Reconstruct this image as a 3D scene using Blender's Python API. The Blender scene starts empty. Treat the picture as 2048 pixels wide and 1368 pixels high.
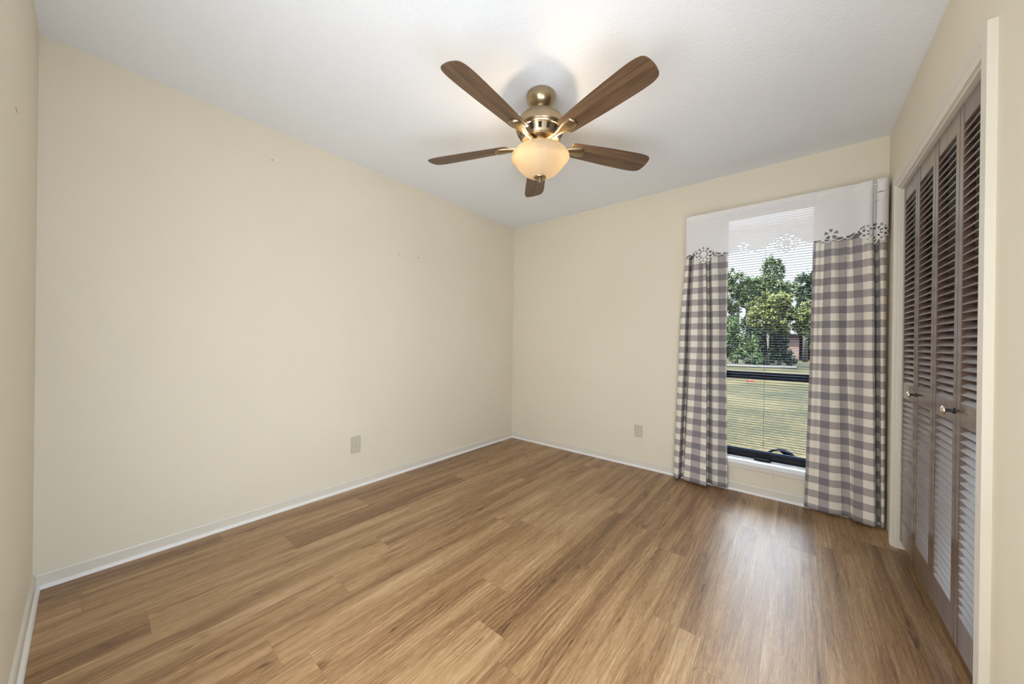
import bpy, bmesh, math, random
from mathutils import Vector, Matrix, noise

# ------------------------------------------------------------------ camera, world, sun, exposure
scene = bpy.context.scene
COL = scene.collection
W, D, H = 3.0173, 3.3132, 2.44          # room: width along the window wall, depth, height
GROUND = -0.20

cam_data = bpy.data.cameras.new('camera')
cam_data.sensor_fit = 'HORIZONTAL'
cam_data.sensor_width = 36.0
cam_data.lens = 696.54 / 2048 * 36.0
cam_data.clip_start = 0.01
cam_data.clip_end = 500
cam = bpy.data.objects.new('camera', cam_data)
COL.objects.link(cam)
_r = Vector((0.7741958, 0.63281393, 0.01293767))
_u = Vector((-0.01045542, -0.00765161, 0.99991607))
_f = Vector((-0.63285981, 0.77426609, -0.00069249))
M = Matrix((_r, _u, -_f)).transposed().to_4x4()
M.translation = Vector((2.57930, 0.14019, 1.11658))
cam.matrix_world = M
scene.camera = cam

scene.view_settings.view_transform = 'Standard'
scene.view_settings.look = 'None'
scene.view_settings.gamma = 1.0
scene.view_settings.use_curve_mapping = False
scene.view_settings.exposure = 0.34

world = bpy.data.worlds.new('sky')
scene.world = world
world.use_nodes = True
wn = world.node_tree.nodes
wl = world.node_tree.links
wn.clear()
w_out = wn.new('ShaderNodeOutputWorld')
w_bg = wn.new('ShaderNodeBackground')
w_tc = wn.new('ShaderNodeTexCoord')
w_sep = wn.new('ShaderNodeSeparateXYZ')
w_ramp = wn.new('ShaderNodeValToRGB')
for _p, _c in ((0.0, (1.02, 1.06, 1.11)), (0.26, (1.0, 1.05, 1.12)), (0.46, (13.0, 14.5, 16.5)), (1.0, (13.0, 15.2, 18.0))):
    _e = w_ramp.color_ramp.elements[0] if _p == 0.0 else (w_ramp.color_ramp.elements[-1] if _p == 1.0 else w_ramp.color_ramp.elements.new(_p))
    _e.position = _p
    _e.color = (*_c, 1)
wl.new(w_tc.outputs['Generated'], w_sep.inputs[0])
wl.new(w_sep.outputs['Z'], w_ramp.inputs[0])
wl.new(w_ramp.outputs[0], w_bg.inputs[0])
w_bg.inputs[1].default_value = 0.92
wl.new(w_bg.outputs[0], w_out.inputs[0])


def add_light(name, kind, loc, energy, color, **kw):
    d = bpy.data.lights.new(name, kind)
    d.energy = energy
    d.color = color
    for k, v in kw.items():
        if k not in ('aim', 'rot'):
            setattr(d, k, v)
    o = bpy.data.objects.new(name, d)
    COL.objects.link(o)
    o.location = loc
    if 'aim' in kw:
        o.rotation_euler = Vector(kw['aim']).to_track_quat('-Z', 'Y').to_euler()
    return o


SUN = add_light('sun', 'SUN', (0, 0, 20), 30.0, (1.0, 0.94, 0.84), angle=0.01, aim=(0.55, 0.42, -0.95))
# unseen fill lamps added on the camera's side to brighten the room
FILL_R = add_light('right_fill_light', 'AREA', (W - 0.03, 0.62, 1.0), 30.0, (0.78, 0.955, 1.19),
                   shape='RECTANGLE', size=0.95, size_y=1.95, aim=(-1, 0.06, 0.14))
FILL_F = add_light('front_fill_light', 'AREA', (1.96, 0.04, 1.10), 26.0, (0.93, 0.975, 1.04),
                   shape='RECTANGLE', size=0.95, size_y=1.6, aim=(0, 1, 0.06))

# ------------------------------------------------------------------ helpers


def link_mesh(name, bm, mat, parent=None, smooth=False, loc=None):
    me = bpy.data.meshes.new(name)
    bmesh.ops.recalc_face_normals(bm, faces=bm.faces)
    bm.to_mesh(me)
    bm.free()
    mats = mat if isinstance(mat, (list, tuple)) else [mat]
    for m in mats:
        me.materials.append(m)
    if smooth:
        me.polygons.foreach_set('use_smooth', [True] * len(me.polygons))
    o = bpy.data.objects.new(name, me)
    COL.objects.link(o)
    if parent is not None:
        o.parent = parent
    if loc is not None:
        o.location = loc
    return o


def tag(o, label=None, cat=None, group=None, kind=None):
    if label:
        o['label'] = label
    if cat:
        o['category'] = cat
    if group:
        o['group'] = group
    if kind:
        o['kind'] = kind
    return o


def empty(name, loc=(0, 0, 0), rz=0.0, label=None, cat=None, group=None, kind=None):
    o = bpy.data.objects.new(name, None)
    o.empty_display_size = 0.1
    COL.objects.link(o)
    o.location = loc
    o.rotation_euler = (0, 0, rz)
    return tag(o, label, cat, group, kind)


def box(bm, lo, hi, bevel=0.0, segs=2, mtx=None):
    x0, y0, z0 = lo
    x1, y1, z1 = hi
    vs = [bm.verts.new(v) for v in ((x0, y0, z0), (x1, y0, z0), (x1, y1, z0), (x0, y1, z0),
                                    (x0, y0, z1), (x1, y0, z1), (x1, y1, z1), (x0, y1, z1))]
    fs = [bm.faces.new([vs[i] for i in f]) for f in ((3, 2, 1, 0), (4, 5, 6, 7), (0, 1, 5, 4), (1, 2, 6, 5), (2, 3, 7, 6), (3, 0, 4, 7))]
    geo = vs
    if bevel > 0:
        es = list({e for f in fs for e in f.edges})
        r = bmesh.ops.bevel(bm, geom=es, offset=bevel, segments=segs, affect='EDGES', profile=0.5)
        geo = list({v for f in r['faces'] for v in f.verts} | {v for v in vs if v.is_valid})
    if mtx is not None:
        for v in geo:
            v.co = mtx @ v.co
    return geo


def lathe(bm, prof, segs=48, center=(0, 0, 0), axis=None, cap=True):
    """prof: list of (r, z). Revolves about z at center; axis is an optional matrix."""
    rings = []
    c = Vector(center)
    for r, z in prof:
        if r < 1e-5:
            rings.append([bm.verts.new((0, 0, z))])
        else:
            rings.append([bm.verts.new((r * math.cos(2 * math.pi * i / segs), r * math.sin(2 * math.pi * i / segs), z)) for i in range(segs)])
    for a, b in zip(rings, rings[1:]):
        if len(a) == 1 and len(b) == 1:
            continue
        for i in range(segs):
            j = (i + 1) % segs
            if len(a) == 1:
                bm.faces.new((a[0], b[i], b[j]))
            elif len(b) == 1:
                bm.faces.new((a[i], a[j], b[0]))
            else:
                bm.faces.new((a[i], a[j], b[j], b[i]))
    if cap:
        for rg in (rings[0], rings[-1]):
            if len(rg) > 2:
                bm.faces.new(rg)
    for rg in rings:
        for v in rg:
            p = v.co
            if axis is not None:
                p = axis @ p
            v.co = p + c


def tube(bm, pts, radii, segs=10):
    pts = [Vector(p) for p in pts]
    if not isinstance(radii, (list, tuple)):
        radii = [radii] * len(pts)
    rings = []
    up = Vector((0, 0, 1))
    for i, p in enumerate(pts):
        d = (pts[min(i + 1, len(pts) - 1)] - pts[max(i - 1, 0)]).normalized()
        a = d.cross(up)
        if a.length < 1e-3:
            a = d.cross(Vector((1, 0, 0)))
        a.normalize()
        b = d.cross(a).normalized()
        rings.append([bm.verts.new(p + radii[i] * (math.cos(t) * a + math.sin(t) * b)) for t in [2 * math.pi * k / segs for k in range(segs)]])
    for r0, r1 in zip(rings, rings[1:]):
        for k in range(segs):
            j = (k + 1) % segs
            bm.faces.new((r0[k], r0[j], r1[j], r1[k]))
    bm.faces.new(rings[0])
    bm.faces.new(rings[-1])


def prism(bm, prof, p0, p1, ax_u, ax_v):
    """extrude a closed 2D profile [(u, v)] from p0 to p1"""
    p0, p1, ax_u, ax_v = Vector(p0), Vector(p1), Vector(ax_u), Vector(ax_v)
    a = [bm.verts.new(p0 + u * ax_u + v * ax_v) for u, v in prof]
    b = [bm.verts.new(p1 + u * ax_u + v * ax_v) for u, v in prof]
    n = len(prof)
    for i in range(n):
        j = (i + 1) % n
        bm.faces.new((a[i], a[j], b[j], b[i]))
    bm.faces.new(a)
    bm.faces.new(b)


def sweep_profile(bm, prof, path, frames):
    """prof [(u,v)] closed, path list of points, frames list of (U,V) per point (mitred)"""
    rings = []
    for p, (U, V) in zip(path, frames):
        rings.append([bm.verts.new(Vector(p) + u * Vector(U) + v * Vector(V)) for u, v in prof])
    n = len(prof)
    for r0, r1 in zip(rings, rings[1:]):
        for i in range(n):
            j = (i + 1) % n
            bm.faces.new((r0[i], r0[j], r1[j], r1[i]))
    bm.faces.new(rings[0])
    bm.faces.new(rings[-1])


def catmull(pts, n):
    """resample a list of tuples with a Catmull-Rom spline, n points"""
    out = []
    m = len(pts) - 1
    for k in range(n):
        t = k / (n - 1) * m
        i = min(int(t), m - 1)
        f = t - i
        p0, p1, p2, p3 = pts[max(i - 1, 0)], pts[i], pts[i + 1], pts[min(i + 2, m)]
        q = []
        for a, b, c, d in zip(p0, p1, p2, p3):
            v = 0.5 * (2 * b + (c - a) * f + (2 * a - 5 * b + 4 * c - d) * f * f + (3 * b - a - 3 * c + d) * f ** 3)
            q.append(v)
        out.append(tuple(q))
    return out


# ------------------------------------------------------------------ materials


def new_mat(name):
    m = bpy.data.materials.new(name)
    m.use_nodes = True
    nt = m.node_tree
    b = nt.nodes['Principled BSDF']
    return m, nt, b


def node(nt, kind, **kw):
    n = nt.nodes.new(kind)
    for k, v in kw.items():
        if k.startswith('i_'):
            n.inputs[k[2:].replace('_', ' ')].default_value = v
        else:
            setattr(n, k, v)
    return n


def math_node(nt, op, a, b=None, c=None):
    n = nt.nodes.new('ShaderNodeMath')
    n.operation = op
    for i, v in enumerate((a, b, c)):
        if v is None:
            continue
        if isinstance(v, (int, float)):
            n.inputs[i].default_value = v
        else:
            nt.links.new(v, n.inputs[i])
    return n.outputs[0]


def ramp(nt, fac, stops):
    n = nt.nodes.new('ShaderNodeValToRGB')
    cr = n.color_ramp
    while len(cr.elements) < len(stops):
        cr.elements.new(0.5)
    for e, (p, c) in zip(cr.elements, stops):
        e.position = p
        e.color = (*c, 1) if len(c) == 3 else c
    nt.links.new(fac, n.inputs[0])
    return n.outputs[0]


def bump(nt, b, height, strength=0.2, dist=0.01):
    n = node(nt, 'ShaderNodeBump')
    n.inputs['Strength'].default_value = strength
    n.inputs['Distance'].default_value = dist
    nt.links.new(height, n.inputs['Height'])
    nt.links.new(n.outputs[0], b.inputs['Normal'])
    return n


def coords(nt, kind='Object', scale=(1, 1, 1), loc=(0, 0, 0)):
    tc = nt.nodes.new('ShaderNodeTexCoord')
    mp = nt.nodes.new('ShaderNodeMapping')
    mp.inputs['Scale'].default_value = scale
    mp.inputs['Location'].default_value = loc
    nt.links.new(tc.outputs[kind], mp.inputs[0])
    return mp.outputs[0]


def noise_tex(nt, vec, scale, detail=3, rough=0.5, dist=0.0):
    n = node(nt, 'ShaderNodeTexNoise')
    n.inputs['Scale'].default_value = scale
    n.inputs['Detail'].default_value = detail
    n.inputs['Roughness'].default_value = rough
    n.inputs['Distortion'].default_value = dist
    nt.links.new(vec, n.inputs['Vector'])
    return n.outputs['Fac']


def plain(name, color, rough=0.5, metallic=0.0, vary=0.06, scale=12.0, spec=0.5, bump_s=0.0, bump_scale=200.0):
    m, nt, b = new_mat(name)
    v = coords(nt)
    f = noise_tex(nt, v, scale, 3)
    c0 = tuple(max(0, c * (1 - vary)) for c in color)
    c1 = tuple(min(1, c * (1 + vary)) for c in color)
    nt.links.new(ramp(nt, f, [(0.3, c0), (0.7, c1)]), b.inputs['Base Color'])
    b.inputs['Roughness'].default_value = rough
    b.inputs['Metallic'].default_value = metallic
    b.inputs['Specular IOR Level'].default_value = spec
    if bump_s > 0:
        bump(nt, b, noise_tex(nt, v, bump_scale, 3), bump_s, 0.002)
    return m


def wall_paint():
    m, nt, b = new_mat('wall_paint')
    v = coords(nt)
    f = noise_tex(nt, v, 1.3, 4, 0.55)
    nt.links.new(ramp(nt, f, [(0.3, (0.76, 0.69, 0.55)), (0.7, (0.79, 0.72, 0.58))]), b.inputs['Base Color'])
    b.inputs['Roughness'].default_value = 0.55
    b.inputs['Specular IOR Level'].default_value = 0.35
    bump(nt, b, noise_tex(nt, v, 160, 3, 0.6), 0.05, 0.002)
    return m


def ceiling_paint():
    m, nt, b = new_mat('ceiling_texture_paint')
    v = coords(nt)
    b.inputs['Base Color'].default_value = (0.87, 0.885, 0.905, 1)
    b.inputs['Roughness'].default_value = 0.85
    b.inputs['Specular IOR Level'].default_value = 0.2
    n1 = noise_tex(nt, v, 55, 4, 0.6, 0.6)
    r = ramp(nt, n1, [(0.46, (0, 0, 0)), (0.56, (1, 1, 1))])
    bump(nt, b, r, 0.22, 0.004)
    return m


def floor_planks():
    m, nt, b = new_mat('oak_plank_floor')
    L = nt.links
    tc = nt.nodes.new('ShaderNodeTexCoord')
    sep = nt.nodes.new('ShaderNodeSeparateXYZ')
    L.new(tc.outputs['Object'], sep.inputs[0])
    x, y = sep.outputs['X'], sep.outputs['Y']
    PW, PL = 0.178, 1.22
    row = math_node(nt, 'FLOOR', math_node(nt, 'DIVIDE', x, PW))
    wn1 = node(nt, 'ShaderNodeTexWhiteNoise', noise_dimensions='1D')
    L.new(row, wn1.inputs['W'])
    yo = math_node(nt, 'ADD', y, math_node(nt, 'MULTIPLY', wn1.outputs['Value'], 7.3))
    colm = math_node(nt, 'FLOOR', math_node(nt, 'DIVIDE', yo, PL))
    idv = nt.nodes.new('ShaderNodeCombineXYZ')
    L.new(row, idv.inputs[0])
    L.new(colm, idv.inputs[1])
    wn2 = node(nt, 'ShaderNodeTexWhiteNoise', noise_dimensions='3D')
    L.new(idv.outputs[0], wn2.inputs['Vector'])
    sepc = nt.nodes.new('ShaderNodeSeparateColor')
    L.new(wn2.outputs['Color'], sepc.inputs[0])
    # grain coordinates: stretched along the plank, shifted per plank
    gx = math_node(nt, 'ADD', math_node(nt, 'MULTIPLY', x, 1.0), math_node(nt, 'MULTIPLY', sepc.outputs[0], 13.0))
    gy = math_node(nt, 'ADD', math_node(nt, 'MULTIPLY', y, 0.085), math_node(nt, 'MULTIPLY', sepc.outputs[1], 7.0))
    gv = nt.nodes.new('ShaderNodeCombineXYZ')
    L.new(gx, gv.inputs[0])
    L.new(gy, gv.inputs[1])
    def grain(kx, ky, detail, rough, dist, off=0.0):
        cv = nt.nodes.new('ShaderNodeCombineXYZ')
        L.new(math_node(nt, 'MULTIPLY', gx, kx), cv.inputs[0])
        L.new(math_node(nt, 'MULTIPLY', math_node(nt, 'ADD', y, math_node(nt, 'MULTIPLY', sepc.outputs[1], 9.0)), ky), cv.inputs[1])
        cv.inputs[2].default_value = off
        return noise_tex(nt, cv.outputs[0], 1.0, detail, rough, dist)
    broad = grain(13.0, 0.75, 3, 0.5, 0.5)
    mid = grain(42.0, 1.7, 4, 0.6, 0.35, 3.0)
    fine = grain(170.0, 5.5, 4, 0.65, 0.15, 7.0)
    pores = grain(420.0, 26.0, 2, 0.6, 0.0, 11.0)
    # cathedral figure: distorted bands that only show in patches
    cv = nt.nodes.new('ShaderNodeCombineXYZ')
    L.new(gx, cv.inputs[0])
    L.new(math_node(nt, 'ADD', math_node(nt, 'MULTIPLY', y, 0.22), math_node(nt, 'MULTIPLY', sepc.outputs[1], 7.0)), cv.inputs[1])
    wav = node(nt, 'ShaderNodeTexWave', wave_type='BANDS', bands_direction='X')
    wav.inputs['Scale'].default_value = 17
    wav.inputs['Distortion'].default_value = 14.0
    wav.inputs['Detail'].default_value = 2
    wav.inputs['Detail Scale'].default_value = 0.55
    L.new(cv.outputs[0], wav.inputs['Vector'])
    patch = ramp(nt, grain(7.0, 1.3, 2, 0.5, 0.2, 19.0), [(0.50, (0, 0, 0)), (0.66, (1, 1, 1))])
    knot = ramp(nt, grain(24.0, 5.0, 2, 0.5, 0.8, 23.0), [(0.64, (0, 0, 0)), (0.76, (1, 1, 1))])
    f = math_node(nt, 'MULTIPLY', broad, 0.40)
    f = math_node(nt, 'ADD', f, math_node(nt, 'MULTIPLY', mid, 0.26))
    f = math_node(nt, 'ADD', f, math_node(nt, 'MULTIPLY', fine, 0.34))
    f = math_node(nt, 'ADD', f, math_node(nt, 'MULTIPLY', math_node(nt, 'SUBTRACT', pores, 0.5), 0.26))
    f = math_node(nt, 'ADD', f, math_node(nt, 'MULTIPLY', math_node(nt, 'SUBTRACT', sepc.outputs[2], 0.5), 0.09))
    f = math_node(nt, 'ADD', f, math_node(nt, 'MULTIPLY', math_node(nt, 'MULTIPLY', math_node(nt, 'SUBTRACT', wav.outputs['Fac'], 0.5), patch), 0.09))
    f = math_node(nt, 'SUBTRACT', f, math_node(nt, 'MULTIPLY', knot, 0.13))
    colr = ramp(nt, f, [(0.31, FLOOR_C[0]), (0.44, FLOOR_C[1]), (0.535, FLOOR_C[2]), (0.67, FLOOR_C[3])])
    # seams
    fx = math_node(nt, 'FRACT', math_node(nt, 'DIVIDE', x, PW))
    fy = math_node(nt, 'FRACT', math_node(nt, 'DIVIDE', yo, PL))
    ex = math_node(nt, 'MINIMUM', fx, math_node(nt, 'SUBTRACT', 1.0, fx))
    ey = math_node(nt, 'MINIMUM', fy, math_node(nt, 'SUBTRACT', 1.0, fy))
    sx = math_node(nt, 'LESS_THAN', ex, 0.006)
    sy = math_node(nt, 'LESS_THAN', ey, 0.0010)
    seam = math_node(nt, 'MAXIMUM', sx, sy)
    mix = node(nt, 'ShaderNodeMix', data_type='RGBA')
    mix.blend_type = 'MULTIPLY'
    L.new(math_node(nt, 'MULTIPLY', seam, 0.15), mix.inputs['Factor'])
    L.new(colr, mix.inputs['A'])
    mix.inputs['B'].default_value = (0.25, 0.18, 0.12, 1)
    L.new(mix.outputs['Result'], b.inputs['Base Color'])
    b.inputs['Roughness'].default_value = 0.37
    b.inputs['Specular IOR Level'].default_value = 0.6
    hgt = math_node(nt, 'SUBTRACT', math_node(nt, 'MULTIPLY', fine, 0.6), seam)
    bump(nt, b, hgt, 0.10, 0.002)
    return m


FLOOR_C = [(0.105, 0.048, 0.018), (0.240, 0.126, 0.053), (0.370, 0.220, 0.100), (0.53, 0.36, 0.20)]


def wood(name, c0, c1, c2, axis=0, scale=1.0, rough=0.4, spec=0.5, coord='Object', coat=0.0):
    """streaky wood with the grain along one local axis"""
    m, nt, b = new_mat(name)
    s = [14.0 * scale] * 3
    s[axis] = 0.9 * scale
    v = coords(nt, coord, tuple(s))
    n1 = noise_tex(nt, v, 1.6, 5, 0.6, 0.8)
    s2 = [90.0 * scale] * 3
    s2[axis] = 5.0 * scale
    n2 = noise_tex(nt, coords(nt, coord, tuple(s2)), 1.5, 4, 0.6)
    f = math_node(nt, 'ADD', math_node(nt, 'MULTIPLY', n1, 0.72), math_node(nt, 'MULTIPLY', n2, 0.28))
    nt.links.new(ramp(nt, f, [(0.33, c0), (0.48, c1), (0.66, c2)]), b.inputs['Base Color'])
    b.inputs['Roughness'].default_value = rough
    b.inputs['Specular IOR Level'].default_value = spec
    b.inputs['Coat Weight'].default_value = coat
    b.inputs['Coat Roughness'].default_value = 0.18
    bump(nt, b, f, 0.12, 0.001)
    return m


def brushed_metal(name, color, rough=0.32):
    m, nt, b = new_mat(name)
    v = coords(nt, 'Object', (30, 30, 400))
    f = noise_tex(nt, v, 1.5, 3)
    c0 = tuple(c * 0.88 for c in color)
    c1 = tuple(min(1, c * 1.1) for c in color)
    nt.links.new(ramp(nt, f, [(0.3, c0), (0.7, c1)]), b.inputs['Base Color'])
    b.inputs['Metallic'].default_value = 1.0
    b.inputs['Roughness'].default_value = rough
    bump(nt, b, f, 0.04, 0.001)
    return m


def gingham():
    m, nt, b = new_mat('gingham_cotton')
    L = nt.links
    tc = nt.nodes.new('ShaderNodeTexCoord')
    sep = nt.nodes.new('ShaderNodeSeparateXYZ')
    L.new(tc.outputs['UV'], sep.inputs[0])
    P = 0.095
    a = math_node(nt, 'LESS_THAN', math_node(nt, 'FRACT', math_node(nt, 'DIVIDE', sep.outputs['X'], P)), 0.5)
    c = math_node(nt, 'LESS_THAN', math_node(nt, 'FRACT', math_node(nt, 'DIVIDE', sep.outputs['Y'], P)), 0.5)
    s = math_node(nt, 'MULTIPLY', math_node(nt, 'ADD', a, c), 0.5)
    col = ramp(nt, s, [(0.0, (0.93, 0.86, 0.74)), (0.5, (0.49, 0.44, 0.42)), (1.0, (0.27, 0.245, 0.255))])
    nz = noise_tex(nt, coords(nt, 'UV', (900, 900, 1)), 1.0, 2)
    mix = node(nt, 'ShaderNodeMix', data_type='RGBA')
    mix.blend_type = 'MULTIPLY'
    mix.inputs['Factor'].default_value = 0.25
    L.new(col, mix.inputs['A'])
    L.new(ramp(nt, nz, [(0.3, (0.6, 0.6, 0.6)), (0.7, (1, 1, 1))]), mix.inputs['B'])
    L.new(mix.outputs['Result'], b.inputs['Base Color'])
    b.inputs['Roughness'].default_value = 0.9
    b.inputs['Specular IOR Level'].default_value = 0.1
    bump(nt, b, noise_tex(nt, coords(nt, 'UV', (14, 9, 1)), 1.0, 4), 0.25, 0.012)
    tr = nt.nodes.new('ShaderNodeBsdfTranslucent')
    L.new(mix.outputs['Result'], tr.inputs[0])
    ms = nt.nodes.new('ShaderNodeMixShader')
    ms.inputs[0].default_value = 0.07
    out = nt.nodes['Material Output']
    L.new(b.outputs[0], ms.inputs[1])
    L.new(tr.outputs[0], ms.inputs[2])
    L.new(ms.outputs[0], out.inputs['Surface'])
    return m


def voile():
    m, nt, b = new_mat('white_voile')
    L = nt.links
    v = coords(nt, 'UV')
    # two faint tan spots of old staining near the right end
    sep = nt.nodes.new('ShaderNodeSeparateXYZ')
    L.new(v, sep.inputs[0])

    def spot(cx, cy, rx, ry):
        dx = math_node(nt, 'DIVIDE', math_node(nt, 'SUBTRACT', sep.outputs['X'], cx), rx)
        dy = math_node(nt, 'DIVIDE', math_node(nt, 'SUBTRACT', sep.outputs['Y'], cy), ry)
        d = math_node(nt, 'ADD', math_node(nt, 'MULTIPLY', dx, dx), math_node(nt, 'MULTIPLY', dy, dy))
        return math_node(nt, 'MAXIMUM', math_node(nt, 'SUBTRACT', 1.0, d), 0.0)
    st = math_node(nt, 'MAXIMUM', spot(2.966, 2.056, 0.022, 0.006), math_node(nt, 'MULTIPLY', spot(2.952, 2.005, 0.014, 0.006), 0.35))
    st = math_node(nt, 'MULTIPLY', st, math_node(nt, 'ADD', 0.4, noise_tex(nt, v, 220, 2)))
    mix = node(nt, 'ShaderNodeMix', data_type='RGBA')
    L.new(st, mix.inputs['Factor'])
    mix.inputs['A'].default_value = (0.90, 0.875, 0.865, 1)
    mix.inputs['B'].default_value = (0.48, 0.28, 0.12, 1)
    L.new(mix.outputs['Result'], b.inputs['Base Color'])
    b.inputs['Roughness'].default_value = 0.9
    b.inputs['Specular IOR Level'].default_value = 0.1
    tr = nt.nodes.new('ShaderNodeBsdfTranslucent')
    L.new(mix.outputs['Result'], tr.inputs[0])
    tp = nt.nodes.new('ShaderNodeBsdfTransparent')
    m1 = nt.nodes.new('ShaderNodeMixShader')
    m1.inputs[0].default_value = 0.085
    m2 = nt.nodes.new('ShaderNodeMixShader')
    m2.inputs[0].default_value = 0.09
    L.new(b.outputs[0], m1.inputs[1])
    L.new(tr.outputs[0], m1.inputs[2])
    L.new(m1.outputs[0], m2.inputs[1])
    L.new(tp.outputs[0], m2.inputs[2])
    L.new(m2.outputs[0], nt.nodes['Material Output'].inputs['Surface'])
    return m


def lamp_glass():
    m, nt, b = new_mat('frosted_lamp_glass')
    L = nt.links
    v = coords(nt, 'Object', (6, 6, 14))
    f = noise_tex(nt, v, 1.0, 3)
    col = ramp(nt, f, [(0.3, (0.47, 0.42, 0.335)), (0.7, (0.52, 0.47, 0.385))])
    L.new(col, b.inputs['Base Color'])
    b.inputs['Roughness'].default_value = 0.25
    tr = nt.nodes.new('ShaderNodeBsdfTranslucent')
    L.new(col, tr.inputs[0])
    ms = nt.nodes.new('ShaderNodeMixShader')
    ms.inputs[0].default_value = 0.6
    L.new(b.outputs[0], ms.inputs[1])
    L.new(tr.outputs[0], ms.inputs[2])
    em = nt.nodes.new('ShaderNodeEmission')
    em.inputs[0].default_value = (1.0, 0.70, 0.38, 1)
    em.inputs[1].default_value = GLASS_EMIT
    ad = nt.nodes.new('ShaderNodeAddShader')
    L.new(ms.outputs[0], ad.inputs[0])
    L.new(em.outputs[0], ad.inputs[1])
    L.new(ad.outputs[0], nt.nodes['Material Output'].inputs['Surface'])
    return m


GLASS_EMIT = 0.0


def window_glass():
    m, nt, b = new_mat('window_glass')
    L = nt.links
    tp = nt.nodes.new('ShaderNodeBsdfTransparent')
    tp.inputs[0].default_value = (0.96, 0.98, 0.98, 1)
    gl = nt.nodes.new('ShaderNodeBsdfGlossy')
    gl.inputs['Roughness'].default_value = 0.35
    fr = nt.nodes.new('ShaderNodeFresnel')
    fr.inputs[0].default_value = 1.10
    ms = nt.nodes.new('ShaderNodeMixShader')
    L.new(fr.outputs[0], ms.inputs[0])
    L.new(tp.outputs[0], ms.inputs[1])
    L.new(gl.outputs[0], ms.inputs[2])
    L.new(ms.outputs[0], nt.nodes['Material Output'].inputs['Surface'])
    return m


def leaf_mat(name, c0, c1, c2):
    m, nt, b = new_mat(name)
    L = nt.links
    g = nt.nodes.new('ShaderNodeNewGeometry')
    col = ramp(nt, g.outputs['Random Per Island'], [(0.0, c0), (0.5, c1), (1.0, c2)])
    L.new(col, b.inputs['Base Color'])
    b.inputs['Roughness'].default_value = 0.6
    b.inputs['Specular IOR Level'].default_value = 0.3
    tr = nt.nodes.new('ShaderNodeBsdfTranslucent')
    L.new(col, tr.inputs[0])
    ms = nt.nodes.new('ShaderNodeMixShader')
    ms.inputs[0].default_value = 0.35
    L.new(b.outputs[0], ms.inputs[1])
    L.new(tr.outputs[0], ms.inputs[2])
    L.new(ms.outputs[0], nt.nodes['Material Output'].inputs['Surface'])
    return m


def lawn_mat():
    m, nt, b = new_mat('dry_lawn')
    L = nt.links
    v = coords(nt)
    n1 = noise_tex(nt, v, 0.55, 4, 0.6)
    n2 = noise_tex(nt, v, 14, 4, 0.75)
    n3 = noise_tex(nt, v, 60, 2, 0.7)
    f = math_node(nt, 'ADD', math_node(nt, 'MULTIPLY', n1, 0.35), math_node(nt, 'ADD', math_node(nt, 'MULTIPLY', n2, 0.4), math_node(nt, 'MULTIPLY', n3, 0.25)))
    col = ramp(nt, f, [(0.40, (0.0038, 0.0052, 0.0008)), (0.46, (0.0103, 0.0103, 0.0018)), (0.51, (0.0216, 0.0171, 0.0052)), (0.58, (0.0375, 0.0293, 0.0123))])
    L.new(col, b.inputs['Base Color'])
    b.inputs['Roughness'].default_value = 0.95
    b.inputs['Specular IOR Level'].default_value = 0.1
    bump(nt, b, n3, 0.6, 0.03)
    return m


def brick_mat():
    m, nt, b = new_mat('red_brick')
    v = coords(nt, 'Object', (1, 1, 1))
    br = node(nt, 'ShaderNodeTexBrick')
    br.inputs['Scale'].default_value = 4.5
    br.inputs['Color1'].default_value = (0.0607, 0.0268, 0.0196, 1)
    br.inputs['Color2'].default_value = (0.0750, 0.0393, 0.0304, 1)
    br.inputs['Mortar'].default_value = (0.0857, 0.0714, 0.0607, 1)
    sw = nt.nodes.new('ShaderNodeSeparateXYZ')
    cb = nt.nodes.new('ShaderNodeCombineXYZ')
    nt.links.new(v, sw.inputs[0])
    nt.links.new(math_node(nt, 'ADD', sw.outputs['X'], sw.outputs['Y']), cb.inputs[0])
    nt.links.new(sw.outputs['Z'], cb.inputs[1])
    nt.links.new(cb.outputs[0], br.inputs['Vector'])
    nt.links.new(br.outputs['Color'], b.inputs['Base Color'])
    b.inputs['Roughness'].default_value = 0.9
    return m


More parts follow.
